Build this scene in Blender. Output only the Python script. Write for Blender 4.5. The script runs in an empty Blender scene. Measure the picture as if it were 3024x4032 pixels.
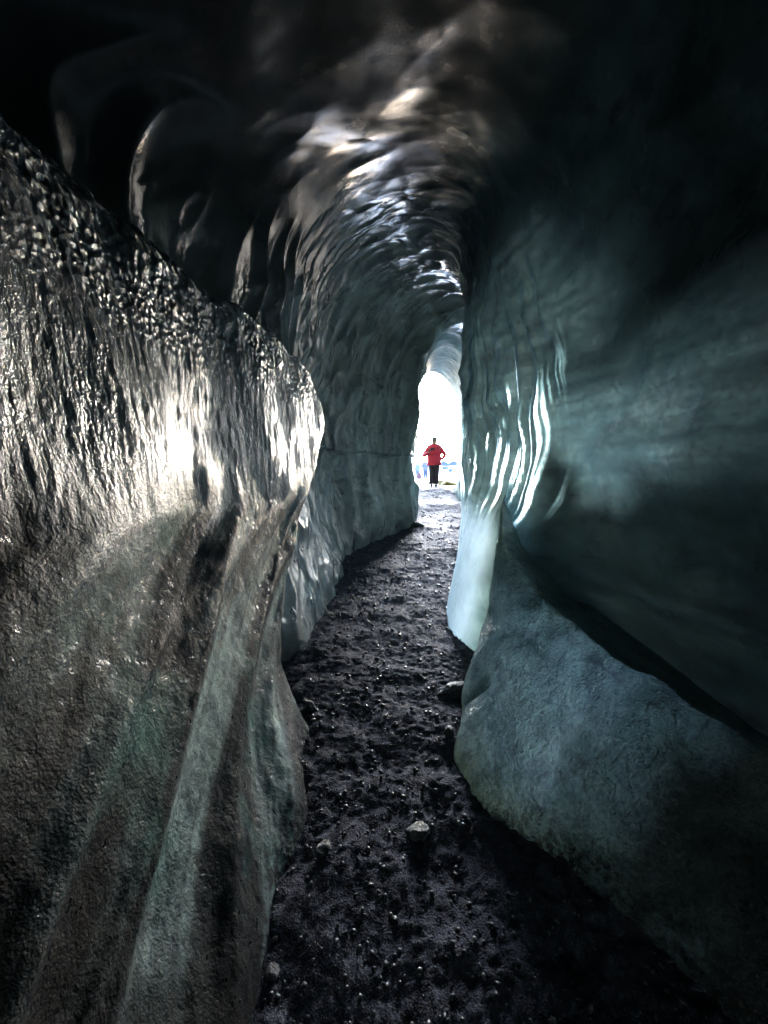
import bpy, bmesh, math, random
import numpy as np
from mathutils import Vector, Matrix

random.seed(7)
rng = np.random.default_rng(11)
S = bpy.context.scene
COL = S.collection

# ------------------------------------------------------------------ camera
FPX = 1514.0                       # focal length in photograph pixels (3024 wide)
PITCH = math.radians(5.7)          # looking slightly down
cam_d = bpy.data.cameras.new('camera')
cam = bpy.data.objects.new('camera', cam_d)
COL.objects.link(cam)
cam.location = (0, 0, 0)
cam.rotation_euler = (math.radians(90) - PITCH, 0, 0)
cam_d.sensor_fit = 'HORIZONTAL'
cam_d.sensor_width = 36
cam_d.lens = 36 * FPX / 3024
cam_d.clip_start = 0.05
cam_d.clip_end = 3000
S.camera = cam

# ------------------------------------------------------------------ sky, sun, exposure
SUN_EL, SUN_AZ = math.radians(12), math.radians(16)     # azimuth from +Y towards +X
w = bpy.data.worlds.new("World")
S.world = w
w.use_nodes = True
nt = w.node_tree
nt.nodes.clear()
sky = nt.nodes.new('ShaderNodeTexSky')
sky.sky_type = 'NISHITA'
sky.sun_disc = False
sky.sun_elevation = SUN_EL
sky.sun_rotation = SUN_AZ
sky.air_density = 1.0
sky.dust_density = 1.5
sky.ozone_density = 1.0
bgn = nt.nodes.new('ShaderNodeBackground')
bgn.inputs['Strength'].default_value = 0.15
out = nt.nodes.new('ShaderNodeOutputWorld')
nt.links.new(sky.outputs[0], bgn.inputs[0])
nt.links.new(bgn.outputs[0], out.inputs[0])

sun_d = bpy.data.lights.new('sun', 'SUN')
sun_d.energy = 1.5
sun_d.angle = math.radians(44)
sun_d.color = (1.0, 0.99, 0.98)
sun = bpy.data.objects.new('sun', sun_d)
COL.objects.link(sun)
sdir = Vector((math.sin(SUN_AZ) * math.cos(SUN_EL), math.cos(SUN_AZ) * math.cos(SUN_EL), math.sin(SUN_EL)))
sun.rotation_euler = sdir.to_track_quat('Z', 'Y').to_euler()

S.render.engine = 'CYCLES'
S.view_settings.view_transform = 'Standard'
S.view_settings.look = 'None'
S.view_settings.exposure = 4.85
S.view_settings.gamma = 1
S.view_settings.use_white_balance = True
S.view_settings.white_balance_temperature = 5250
S.view_settings.use_curve_mapping = False
c = S.cycles
c.use_denoising = True
c.denoiser = 'OPENIMAGEDENOISE'
c.max_bounces = 8
c.diffuse_bounces = 5
c.glossy_bounces = 4
c.sample_clamp_indirect = 6.0
c.caustics_reflective = False
c.caustics_refractive = False

# ------------------------------------------------------------------ helpers
CP, SP = math.cos(PITCH), math.sin(PITCH)


def ray(px, py):
    X = (px - 1512) / FPX
    Z = (2016 - py) / FPX
    return X, CP + SP * Z, CP * Z - SP


def P(px, py, d):
    x, y, z = ray(px, py)
    return (x / y * d, d, z / y * d)


def sstep(a, b, x):
    t = np.clip((x - a) / (b - a), 0, 1)
    return t * t * (3 - 2 * t)


def hash3(ix, iy, iz, seed):
    h = (ix.astype(np.int64) * 374761393 + iy.astype(np.int64) * 668265263 + iz.astype(np.int64) * 2147483647 + seed * 974711) & 0xFFFFFFFF
    h = ((h ^ (h >> 13)) * 1274126177) & 0xFFFFFFFF
    h = ((h ^ (h >> 16)) * 2246822519) & 0xFFFFFFFF
    h = (h ^ (h >> 15)) & 0xFFFFFFFF
    return h.astype(np.float32) / 4294967295.0


def noise(x, y, z, seed=0):
    x = np.asarray(x, np.float32); y = np.asarray(y, np.float32); z = np.asarray(z, np.float32)
    x, y, z = np.broadcast_arrays(x, y, z)
    fx, fy, fz = np.floor(x), np.floor(y), np.floor(z)
    tx, ty, tz = x - fx, y - fy, z - fz
    ix, iy, iz = fx.astype(np.int64), fy.astype(np.int64), fz.astype(np.int64)
    tx = tx * tx * tx * (tx * (tx * 6 - 15) + 10)
    ty = ty * ty * ty * (ty * (ty * 6 - 15) + 10)
    tz = tz * tz * tz * (tz * (tz * 6 - 15) + 10)
    r = 0
    for dx in (0, 1):
        for dy in (0, 1):
            for dz in (0, 1):
                wt = (tx if dx else 1 - tx) * (ty if dy else 1 - ty) * (tz if dz else 1 - tz)
                r = r + wt * hash3(ix + dx, iy + dy, iz + dz, seed)
    return r * 2 - 1


def fbm(x, y, z, oct=4, seed=0, gain=0.5):
    a, s, t = 1.0, 0, 0
    for o in range(oct):
        s = s + a * noise(x * 2 ** o + 7.3 * o, y * 2 ** o - 3.1 * o, z * 2 ** o + 1.7 * o, seed + o)
        t += a
        a *= gain
    return s / t


def cups(x, y, z, seed=0, k=22.0):
    """scallops: smooth hollow cups with fairly sharp ridges between them (0 in the hollow, about 0.5 on a ridge)"""
    x, y, z = [np.asarray(v, np.float32) for v in (x, y, z)]
    ix, iy, iz = [np.floor(v).astype(np.int64) for v in (x, y, z)]
    acc = np.zeros_like(x)
    for dx in (-1, 0, 1):
        for dy in (-1, 0, 1):
            for dz in (-1, 0, 1):
                jx, jy, jz = ix + dx, iy + dy, iz + dz
                cx = jx + hash3(jx, jy, jz, seed)
                cy = jy + hash3(jx, jy, jz, seed + 1)
                cz = jz + hash3(jx, jy, jz, seed + 2)
                d2 = (x - cx) ** 2 + (y - cy) ** 2 + (z - cz) ** 2
                acc += np.exp(-k * d2)
    return -np.log(acc + 1e-12) / k


def pchip_axis(A, t_ctrl, t_new):
    """monotone-ish cubic (Hermite with limited slopes) of A[k, ...] at t_ctrl, evaluated at t_new"""
    A = np.asarray(A, np.float64)
    h = np.diff(t_ctrl)
    dl = np.diff(A, axis=0) / h.reshape((-1,) + (1,) * (A.ndim - 1))
    m = np.zeros_like(A)
    m[1:-1] = 0.5 * (dl[1:] + dl[:-1])
    m[0], m[-1] = dl[0], dl[-1]
    idx = np.clip(np.searchsorted(t_ctrl, t_new, side='right') - 1, 0, len(t_ctrl) - 2)
    sh = (-1,) + (1,) * (A.ndim - 1)
    hh = h[idx].reshape(sh)
    t = ((t_new - t_ctrl[idx]) / h[idx]).reshape(sh)
    h00 = 2 * t ** 3 - 3 * t ** 2 + 1
    h10 = t ** 3 - 2 * t ** 2 + t
    h01 = -2 * t ** 3 + 3 * t ** 2
    h11 = t ** 3 - t ** 2
    return h00 * A[idx] + h10 * hh * m[idx] + h01 * A[idx + 1] + h11 * hh * m[idx + 1]


def grid_normals(V):
    du = np.gradient(V, axis=0)
    dv = np.gradient(V, axis=1)
    n = np.cross(du, dv)
    return n / (np.linalg.norm(n, axis=2, keepdims=True) + 1e-12)


def grid_object(name, V, mat, rows=None, cols=None, uv=None, flip=False, label=None, kind='structure', cat=None, parent=None, attrs=None):
    """a sheet of quads from the vertex grid V[i, j, 3]; optionally only a range of it"""
    r0, r1 = rows or (0, V.shape[0] - 1)
    c0, c1 = cols or (0, V.shape[1] - 1)
    G = V[r0:r1 + 1, c0:c1 + 1]
    n, m = G.shape[:2]
    idx = np.arange(n * m).reshape(n, m)
    q = np.stack([idx[:-1, :-1], idx[1:, :-1], idx[1:, 1:], idx[:-1, 1:]], -1).reshape(-1, 4)
    if flip:
        q = q[:, ::-1]
    me = bpy.data.meshes.new(name)
    me.vertices.add(n * m)
    me.vertices.foreach_set('co', G.astype(np.float32).ravel())
    me.loops.add(q.size)
    me.loops.foreach_set('vertex_index', q.astype(np.int32).ravel())
    me.polygons.add(len(q))
    me.polygons.foreach_set('loop_start', np.arange(0, q.size, 4, dtype=np.int32))
    me.polygons.foreach_set('loop_total', np.full(len(q), 4, np.int32))
    me.polygons.foreach_set('use_smooth', np.ones(len(q), bool))
    me.update(calc_edges=True)
    if uv is not None:
        U = uv[r0:r1 + 1, c0:c1 + 1].reshape(-1, 2)
        l = me.uv_layers.new(name='UVMap')
        l.data.foreach_set('uv', U[q.ravel()].astype(np.float32).ravel())
    for an, av in (attrs or {}).items():
        at = me.attributes.new(an, 'FLOAT', 'POINT')
        at.data.foreach_set('value', av[r0:r1 + 1, c0:c1 + 1].astype(np.float32).ravel())
    me.materials.append(mat)
    o = bpy.data.objects.new(name, me)
    COL.objects.link(o)
    if kind: o['kind'] = kind
    if label: o['label'] = label
    if cat: o['category'] = cat
    if parent: o.parent = parent
    return o


def mesh_from(name, verts, faces, mat, smooth=True, parent=None):
    me = bpy.data.meshes.new(name)
    me.from_pydata([tuple(map(float, v)) for v in verts], [], [tuple(map(int, f)) for f in faces])
    if smooth:
        me.polygons.foreach_set('use_smooth', np.ones(len(me.polygons), bool))
    me.materials.append(mat)
    me.update()
    o = bpy.data.objects.new(name, me)
    COL.objects.link(o)
    if parent: o.parent = parent
    return o


def tag(o, label, cat, group=None):
    o['label'] = label
    o['category'] = cat
    if group: o['group'] = group
    return o


# ------------------------------------------------------------------ materials
class NT:
    def __init__(s, name):
        s.m = bpy.data.materials.new(name)
        s.m.use_nodes = True
        s.t = s.m.node_tree
        s.b = s.t.nodes['Principled BSDF']
        s.tc = s.t.nodes.new('ShaderNodeTexCoord')

    def map(s, scale=(1, 1, 1), src='Object', rot=(0, 0, 0)):
        n = s.t.nodes.new('ShaderNodeMapping')
        n.inputs['Scale'].default_value = scale
        n.inputs['Rotation'].default_value = rot
        s.t.links.new(s.tc.outputs[src], n.inputs[0])
        return n.outputs[0]

    def noise(s, vec, scale, detail=4, rough=0.55, dist=0.0):
        n = s.t.nodes.new('ShaderNodeTexNoise')
        n.inputs['Scale'].default_value = scale
        n.inputs['Detail'].default_value = detail
        n.inputs['Roughness'].default_value = rough
        n.inputs['Distortion'].default_value = dist
        s.t.links.new(vec, n.inputs['Vector'])
        return n.outputs[0]

    def cnoise(s, vec, scale):
        n = s.t.nodes.new('ShaderNodeTexNoise')
        n.inputs['Scale'].default_value = scale
        n.inputs['Detail'].default_value = 3
        s.t.links.new(vec, n.inputs['Vector'])
        return n.outputs[1]

    def vadd(s, a, b, k):
        m = s.t.nodes.new('ShaderNodeVectorMath'); m.operation = 'SCALE'
        s.t.links.new(b, m.inputs[0]); m.inputs['Scale'].default_value = k
        v = s.t.nodes.new('ShaderNodeVectorMath'); v.operation = 'ADD'
        s.t.links.new(a, v.inputs[0]); s.t.links.new(m.outputs[0], v.inputs[1])
        return v.outputs[0]

    def voro(s, vec, scale, feature='F1', smooth=None):
        n = s.t.nodes.new('ShaderNodeTexVoronoi')
        n.feature = feature
        n.inputs['Scale'].default_value = scale
        if smooth is not None and feature == 'SMOOTH_F1':
            n.inputs['Smoothness'].default_value = smooth
        s.t.links.new(vec, n.inputs['Vector'])
        return n.outputs['Distance']

    def ramp(s, fac, pts):
        n = s.t.nodes.new('ShaderNodeValToRGB')
        e = n.color_ramp.elements
        while len(e) < len(pts):
            e.new(0.5)
        for k, (p, col) in enumerate(pts):
            e[k].position = p
            if not hasattr(col, '__len__'):
                col = (col, col, col)
            e[k].color = tuple(col[:3]) + (1,)
        s.t.links.new(fac, n.inputs[0])
        return n.outputs[0]

    def math(s, op, a, b=None, cc=None):
        n = s.t.nodes.new('ShaderNodeMath')
        n.operation = op
        for k, v in enumerate((a, b, cc)):
            if v is None: continue
            if isinstance(v, (int, float)):
                n.inputs[k].default_value = v
            else:
                s.t.links.new(v, n.inputs[k])
        return n.outputs[0]

    def mix(s, fac, a, b):
        n = s.t.nodes.new('ShaderNodeMix')
        n.data_type = 'RGBA'
        for sock, v in ((n.inputs[0], fac), (n.inputs[6], a), (n.inputs[7], b)):
            if isinstance(v, (int, float)):
                sock.default_value = v
            elif isinstance(v, tuple):
                sock.default_value = v + (1,) if len(v) == 3 else v
            else:
                s.t.links.new(v, sock)
        return n.outputs[2]

    def bump(s, h, strength, dist, prev=None):
        n = s.t.nodes.new('ShaderNodeBump')
        if isinstance(strength, (int, float)):
            n.inputs['Strength'].default_value = strength
        else:
            s.t.links.new(strength, n.inputs['Strength'])
        n.inputs['Distance'].default_value = dist
        s.t.links.new(h, n.inputs['Height'])
        if prev is not None:
            s.t.links.new(prev, n.inputs['Normal'])
        return n.outputs[0]

    def set(s, **kw):
        for k, v in kw.items():
            k = k.replace('_', ' ')
            if hasattr(v, 'is_linked') or hasattr(v, 'node'):
                s.t.links.new(v, s.b.inputs[k])
            elif isinstance(v, tuple) and len(v) == 3 and k == 'Base Color':
                s.b.inputs[k].default_value = v + (1,)
            else:
                s.b.inputs[k].default_value = v
        return s

    def attr(s, name):
        a = s.t.nodes.new('ShaderNodeAttribute')
        a.attribute_name = name
        return a.outputs['Fac']

    def through(s, col, nrm=None):
        """daylight that seeps through the ice where it is thin or clear (the mesh's own 'thin' attribute)"""
        tr = s.t.nodes.new('ShaderNodeBsdfTranslucent')
        if isinstance(col, tuple):
            tr.inputs[0].default_value = col + (1,)
        else:
            s.t.links.new(col, tr.inputs[0])
        if nrm is not None:
            s.t.links.new(nrm, tr.inputs['Normal'])
        mx = s.t.nodes.new('ShaderNodeMixShader')
        s.t.links.new(s.attr('thin'), mx.inputs[0])
        s.t.links.new(s.b.outputs[0], mx.inputs[1])
        s.t.links.new(tr.outputs[0], mx.inputs[2])
        o = s.t.nodes['Material Output']
        s.t.links.new(mx.outputs[0], o.inputs[0])

    def sep(s, vec):
        n = s.t.nodes.new('ShaderNodeSeparateXYZ')
        s.t.links.new(vec, n.inputs[0])
        return n.outputs

    def maprange(s, v, a, b, c0=0.0, c1=1.0):
        n = s.t.nodes.new('ShaderNodeMapRange')
        n.interpolation_type = 'SMOOTHSTEP'
        n.inputs[1].default_value = a
        n.inputs[2].default_value = b
        n.inputs[3].default_value = c0
        n.inputs[4].default_value = c1
        s.t.links.new(v, n.inputs[0])
        return n.outputs[0]


def simple(name, col, rough=0.6, **kw):
    n = NT(name)
    v = n.noise(n.map(), 30, 3)
    a = tuple(x * 0.8 for x in col)
    b = tuple(min(1, x * 1.15) for x in col)
    n.set(Base_Color=n.mix(v, a, b), Roughness=rough, **kw)
    return n.m


# glacier ice: wet, scalloped and ash-flecked overhead with shade painted into the near roof ('side' 0), smooth and teal in the right wall ('side' 1), pale in the pillar's foot
def mat_tunnel():
    n = NT('glacier_ice')
    o = n.map()
    side, wv, ft = n.attr('side'), n.attr('wave'), n.attr('foot')
    big = n.noise(o, 1.1, 4, 0.6, 0.6)
    c0 = n.ramp(big, [(0.3, (0.09, 0.093, 0.092)), (0.5, (0.21, 0.22, 0.215)), (0.72, (0.38, 0.40, 0.39))])
    ash0 = n.noise(n.map((1.0, 1.0, 2.0)), 2.3, 6, 0.7, 0.4)
    c0 = n.mix(n.ramp(ash0, [(0.56, 0.0), (0.66, 0.7)]), c0, (0.04, 0.038, 0.04))
    c0 = n.mix(n.maprange(n.sep(o)[1], 7.5, 9.5, 0.0, 0.6), c0, (0.05, 0.085, 0.078))  # colour cut towards the mouth to offset the glare there
    c0 = n.mix(wv, n.mix(0.92, c0, (0.010, 0.012, 0.014)), c0)  # shade painted into the roof and wall nearest the camera
    big2 = n.noise(n.map((1, 1, 1.6)), 1.3, 5, 0.6, 0.9)
    c1 = n.ramp(big2, [(0.3, (0.05, 0.07, 0.075)), (0.48, (0.11, 0.17, 0.17)), (0.66, (0.20, 0.31, 0.30))])
    ash = n.noise(n.map((1.0, 1.0, 2.0)), 2.6, 6, 0.7, 0.5)
    c1 = n.mix(n.ramp(ash, [(0.57, 0.0), (0.7, 0.7)]), c1, (0.035, 0.035, 0.04))
    pale = n.ramp(n.noise(n.map((1, 1, 0.7)), 3.0, 4, 0.6, 0.5), [(0.3, (0.26, 0.42, 0.44)), (0.55, (0.46, 0.64, 0.66)), (0.75, (0.6, 0.76, 0.77))])
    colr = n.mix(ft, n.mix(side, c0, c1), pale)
    rgs = n.math('MULTIPLY_ADD', side, -0.5, 1.0)
    # a touch of relief everywhere, strongest on the scalloped side
    f0 = n.voro(n.vadd(n.map((1.0, 1.7, 0.75)), n.cnoise(o, 3.0), 0.3), 4.2, 'SMOOTH_F1', 0.15)
    pt = n.ramp(n.noise(o, 1.7, 3, 0.6), [(0.42, 0.12), (0.62, 1.0)])
    f1 = n.noise(n.map((1.0, 1.4, 0.6)), 30, 3, 0.5)
    f2 = n.noise(o, 110, 2, 0.5)
    nb = n.bump(f0, n.math('MULTIPLY', n.math('MULTIPLY', rgs, pt), n.math('MULTIPLY_ADD', wv, 0.75, 0.05)), 0.07)
    nb = n.bump(f1, n.math('MULTIPLY', n.math('MULTIPLY', rgs, pt), n.math('MULTIPLY_ADD', wv, 0.15, 0.06)), 0.010, nb)
    dr = n.ramp(n.noise(o, 10, 2, 0.5), [(0.66, 0.0), (0.72, 1.0)])
    nb = n.bump(dr, n.math('MULTIPLY', n.math('SUBTRACT', 0.8, n.math('MULTIPLY', side, 0.6)), wv), 0.012, nb)
    nb = n.bump(f2, 0.22, 0.0025, nb)
    r0 = n.ramp(n.noise(o, 6, 3), [(0.35, 0.12), (0.7, 0.30)])
    r1 = n.ramp(n.noise(o, 5, 3), [(0.3, 0.2), (0.7, 0.42)])
    # frosted, duller ice near the mouth
    fr = n.maprange(n.sep(o)[1], 7.3, 8.6)
    rr = n.math('MAXIMUM', n.mix(side, r0, r1), n.math('MULTIPLY', fr, 0.75))
    sp_ = n.math('MAXIMUM', n.math('MULTIPLY_ADD', wv, 0.85, 0.12), n.math('MULTIPLY', side, 0.5))
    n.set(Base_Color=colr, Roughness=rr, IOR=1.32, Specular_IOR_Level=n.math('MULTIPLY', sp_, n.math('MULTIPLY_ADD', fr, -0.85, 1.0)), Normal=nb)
    cl = n.noise(n.map((1, 1, 1.6)), 1.9, 6, 0.6, 0.35)
    tcol = n.mix(n.ramp(ash, [(0.5, 0.0), (0.66, 0.6)]), n.ramp(cl, [(0.30, (0.22, 0.34, 0.31)), (0.5, (0.34, 0.52, 0.46)), (0.68, (0.70, 0.95, 0.82))]), (0.12, 0.12, 0.13))
    lay = n.noise(n.map((0.5, 0.5, 6.0), rot=(0.42, 0, 0)), 2.2, 5, 0.6, 0.2)
    tcol = n.mix(n.ramp(lay, [(0.40, 0.55), (0.56, 0.0)]), tcol, (0.10, 0.15, 0.145))
    grn = n.noise(o, 42, 4, 0.7)
    tcol = n.mix(n.ramp(grn, [(0.38, 0.45), (0.58, 0.0)]), tcol, (0.08, 0.11, 0.105))
    tcol = n.mix(ft, tcol, n.mix(0.4, pale, (0.9, 0.97, 1.0)))
    tcol = n.mix(n.ramp(n.attr('thin'), [(0.12, 0.0), (0.24, 1.0)]), tcol, (0.97, 0.96, 0.84))
    n.through(tcol, nb)
    return n.m


def mat_left():
    n = NT('wet_streaked_ice')
    o = n.map()
    xyz = n.sep(o)
    big = n.noise(n.map((1, 0.3, 1), 'UV'), 2.6, 5, 0.58, 0.3)
    low = n.maprange(n.math('MULTIPLY_ADD', n.noise(n.map((1, 0.3, 1), 'UV'), 3.0, 4), 0.9, n.math('SUBTRACT', xyz[2], 0.45)), -0.28, 0.08)          # 0 on the dull foot, 1 on the wet upper face
    dull = n.ramp(big, [(0.38, (0.010, 0.012, 0.013)), (0.48, (0.035, 0.044, 0.046)), (0.55, (0.12, 0.155, 0.155)), (0.64, (0.30, 0.40, 0.40))])
    spk = n.noise(o, 13, 6, 0.75)
    dull = n.mix(n.ramp(spk, [(0.40, 0.5), (0.55, 0.0)]), dull, (0.018, 0.02, 0.02))
    wet = n.ramp(big, [(0.3, (0.05, 0.055, 0.06)), (0.5, (0.13, 0.14, 0.15)), (0.7, (0.25, 0.27, 0.28))])
    dull = n.mix(n.ramp(n.noise(o, 2.1, 3), [(0.58, 0.0), (0.7, 0.8)]), dull, (0.09, 0.19, 0.17))
    brown = n.noise(o, 1.3, 2)
    dull = n.mix(n.ramp(brown, [(0.60, 0.0), (0.72, 0.25)]), dull, (0.10, 0.07, 0.055))
    colr = n.mix(low, dull, wet)
    gh = n.math('SUBTRACT', n.sep(o)[2], n.math('MULTIPLY_ADD', n.sep(o)[1], 0.074, -1.5))
    grit = n.math('MULTIPLY', n.maprange(gh, 0.02, 0.22, 1.0, 0.0), n.ramp(n.noise(o, 26, 4, 0.7), [(0.42, 0.0), (0.56, 1.0)]))
    colr = n.mix(grit, colr, (0.02, 0.02, 0.022))
    st = n.noise(n.map((1.0, 0.13, 1), 'UV'), 105, 3, 0.6, 0.5)
    st2 = n.noise(n.map((1.0, 0.3, 1), 'UV'), 24, 4, 0.6, 0.6)
    gr = n.noise(o, 170, 2, 0.6)
    drops = n.voro(n.map((1, 0.5, 1), 'UV'), 90, 'SMOOTH_F1', 0.3)
    lumps = n.voro(n.vadd(o, n.cnoise(o, 12), 0.03), 38, 'SMOOTH_F1', 0.3)
    top = n.maprange(xyz[2], 0.40, 0.62)
    nb = n.bump(st2, n.math('MULTIPLY_ADD', low, 0.27, 0.03), 0.014)
    vary = n.ramp(n.noise(o, 4.5, 4, 0.6), [(0.38, 0.25), (0.6, 1.0)])
    nb = n.bump(lumps, n.math('MULTIPLY', top, vary), 0.022, nb)
    nb = n.bump(st, n.math('MULTIPLY_ADD', low, 0.50, 0.05), 0.0045, nb)
    nb = n.bump(drops, n.math('MULTIPLY', vary, n.math('MULTIPLY_ADD', low, 0.5, 0.1)), 0.005, nb)
    nb = n.bump(gr, 0.7, 0.003, nb)
    chips = n.noise(o, 48, 3, 0.6)
    nb = n.bump(chips, n.math('MULTIPLY_ADD', low, -0.1, 0.4), 0.009, nb)
    cr = n.noise(n.vadd(o, n.cnoise(o, 6), 0.1), 11, 5, 0.65)
    nb = n.bump(cr, n.math('MULTIPLY_ADD', low, -0.25, 0.35), 0.03, nb)
    sp = n.ramp(n.noise(o, 38, 3, 0.6), [(0.60, 0.0), (0.66, 1.0)])
    dullness = n.math('MULTIPLY', n.math('SUBTRACT', 1.0, low), n.math('SUBTRACT', 1.0, sp))
    rg = n.math('ADD', n.math('SUBTRACT', n.math('MULTIPLY_ADD', dullness, 0.38, 0.24), n.math('MULTIPLY', vary, 0.12)), n.math('MULTIPLY', n.noise(o, 9, 3), 0.12))
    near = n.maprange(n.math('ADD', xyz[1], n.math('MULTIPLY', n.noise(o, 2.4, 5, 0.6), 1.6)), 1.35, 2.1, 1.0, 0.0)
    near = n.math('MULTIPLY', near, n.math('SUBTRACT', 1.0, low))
    colr = n.mix(n.math('MULTIPLY', near, 0.85), colr, (0.020, 0.019, 0.019))  # foot darkened towards the camera, shade put into the colour
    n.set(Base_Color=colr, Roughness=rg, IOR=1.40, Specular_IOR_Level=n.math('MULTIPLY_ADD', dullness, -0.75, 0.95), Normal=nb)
    n.set(Coat_Weight=n.math('MULTIPLY', low, n.math('MULTIPLY', vary, 0.45)), Coat_Roughness=0.12, Coat_IOR=1.4, Coat_Normal=nb)
    return n.m


def mat_bank():
    n = NT('granular_blue_ice')
    o = n.map()
    big = n.noise(o, 3.2, 6, 0.62, 0.5)
    colr = n.ramp(big, [(0.3, (0.13, 0.2, 0.2)), (0.5, (0.25, 0.36, 0.37)), (0.7, (0.38, 0.50, 0.50))])
    dirt = n.noise(o, 5.5, 6, 0.7, 0.5)
    colr = n.mix(n.ramp(dirt, [(0.55, 0.0), (0.7, 0.55)]), colr, (0.10, 0.10, 0.10))
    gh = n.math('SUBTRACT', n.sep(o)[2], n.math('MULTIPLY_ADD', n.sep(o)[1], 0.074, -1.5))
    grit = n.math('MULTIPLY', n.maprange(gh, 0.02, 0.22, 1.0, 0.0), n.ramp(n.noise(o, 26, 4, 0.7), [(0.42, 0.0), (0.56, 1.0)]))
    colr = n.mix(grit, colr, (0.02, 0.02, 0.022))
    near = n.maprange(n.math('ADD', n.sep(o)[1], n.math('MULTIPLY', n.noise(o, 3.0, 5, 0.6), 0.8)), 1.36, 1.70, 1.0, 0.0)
    colr = n.mix(n.math('MULTIPLY', near, 0.92), colr, (0.016, 0.016, 0.017))  # near end painted dark, as its side turned from the daylight
    f1 = n.noise(o, 28, 4, 0.6)
    f2 = n.voro(o, 110, 'F1')
    f3 = n.noise(o, 200, 2, 0.6)
    nb = n.bump(f1, 1.0, 0.03)
    nb = n.bump(f2, 0.7, 0.008, nb)
    nb = n.bump(f3, 0.8, 0.004, nb)
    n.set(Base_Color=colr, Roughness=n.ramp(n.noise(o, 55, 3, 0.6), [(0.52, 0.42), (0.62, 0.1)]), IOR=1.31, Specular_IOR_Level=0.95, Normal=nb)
    tc = n.mix(n.ramp(dirt, [(0.5, 0.0), (0.66, 0.8)]), n.ramp(big, [(0.36, (0.30, 0.38, 0.30)), (0.6, (0.84, 0.98, 0.76))]), (0.25, 0.26, 0.26))
    gr = n.noise(o, 60, 4, 0.75)
    tc = n.mix(n.ramp(gr, [(0.38, 0.4), (0.52, 0.0)]), tc, (0.12, 0.15, 0.14))
    tc = n.mix(n.ramp(gr, [(0.60, 0.0), (0.68, 0.8)]), tc, (1.0, 1.0, 0.97))
    n.through(tc, nb)
    return n.m


def mat_gravel(name='black_gravel'):
    n = NT(name)
    o = n.map()
    v = n.noise(o, 18, 5, 0.7)
    colr = n.ramp(v, [(0.3, (0.024, 0.024, 0.034)), (0.5, (0.060, 0.063, 0.082)), (0.68, (0.14, 0.145, 0.18))])
    colr = n.mix(n.maprange(n.sep(o)[1], 6.5, 10.5, 0.0, 0.88), colr, (0.010, 0.010, 0.013))  # gravel colour darkened towards the mouth to offset the strong daylight
    nb = n.bump(n.noise(o, 80, 5, 0.75), 1.0, 0.012)
    nb = n.bump(n.voro(o, 150, 'F1'), 0.8, 0.005, nb)
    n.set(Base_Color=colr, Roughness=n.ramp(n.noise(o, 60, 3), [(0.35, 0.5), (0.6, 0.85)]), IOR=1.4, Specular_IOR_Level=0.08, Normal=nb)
    return n.m


def mat_stone():
    n = NT('wet_grey_stone')
    o = n.map()
    v = n.noise(o, 14, 6, 0.7)
    colr = n.ramp(v, [(0.38, (0.03, 0.03, 0.035)), (0.5, (0.12, 0.12, 0.125)), (0.64, (0.42, 0.42, 0.40))])
    nb = n.bump(n.noise(o, 60, 5, 0.7), 1.0, 0.02)
    n.set(Base_Color=colr, Roughness=0.35, Normal=nb)
    return n.m


def mat_snow():
    n = NT('snow')
    o = n.map()
    v = n.noise(o, 0.3, 6, 0.7)
    colr = n.ramp(v, [(0.35, (0.7, 0.73, 0.78)), (0.6, (0.82, 0.83, 0.85))])
    bare = n.maprange(n.math('ADD', n.sep(o)[1], n.math('MULTIPLY', n.noise(o, 0.8, 4), 4.0)), 19.5, 21.0, 1.0, 0.0)
    bare = n.math('MULTIPLY', bare, n.maprange(n.sep(o)[1], 13.6, 14.1))
    colr = n.mix(bare, colr, (0.055, 0.040, 0.020))
    n.set(Base_Color=colr, Roughness=0.7, Normal=n.bump(n.noise(o, 2, 6), 0.5, 0.2))
    return n.m


M_ICE, M_LEFT, M_BANK = mat_tunnel(), mat_left(), mat_bank()
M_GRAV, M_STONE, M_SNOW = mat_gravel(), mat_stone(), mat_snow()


# ------------------------------------------------------------------ ground under everything in the cave
def ground_base(x, y):
    x = np.asarray(x, float); y = np.asarray(y, float)
    z = -1.5 + 0.074 * np.clip(y, -6, 14)
    z = z + 0.11 * np.exp(-((y - 12.7) / 0.8) ** 2)           # crest at the mouth
    z = z + 0.06 * np.exp(-((y - 9.6) / 0.5) ** 2) - 0.06 * np.exp(-((y - 8.7) / 0.5) ** 2) - 0.05 * np.exp(-((y - 11.2) / 0.6) ** 2)
    return z


def P_ground(px, py, drop=0.0):
    x, y, z = ray(px, py)
    d = 3.0
    for _ in range(40):
        g = float(ground_base(x / y * d, d))
        d = 0.5 * d + 0.5 * min(max(g / (z / y), 0.2), 14)
    return (x / y * d, d, z / y * d - drop)


# ------------------------------------------------------------------ the tunnel: rings of control points from the mouth to behind the camera
def pr(d, pts):
    r = []
    for p in pts:
        r.append(P(p[0], p[1], p[2] if len(p) > 2 else d))
    return r


def wr(y, pts):
    return [(x, y + (dy[0] if dy else 0), z) for x, z, *dy in pts]


mouth = pr(12.0, [(1600, 2000), (1602, 1940), (1608, 1850), (1620, 1740), (1640, 1622), (1655, 1538), (1675, 1488), (1705, 1468), (1745, 1484), (1785, 1536), (1808, 1612), (1820, 1700), (1822, 1790), (1806, 1860), (1792, 1940), (1790, 2000)])
mc = np.array(mouth).mean(0)


def spread(ring, f, y):
    a = (np.array(ring) - mc) * f + mc
    a[:, 1] = y
    return [tuple(v) for v in a]


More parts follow.
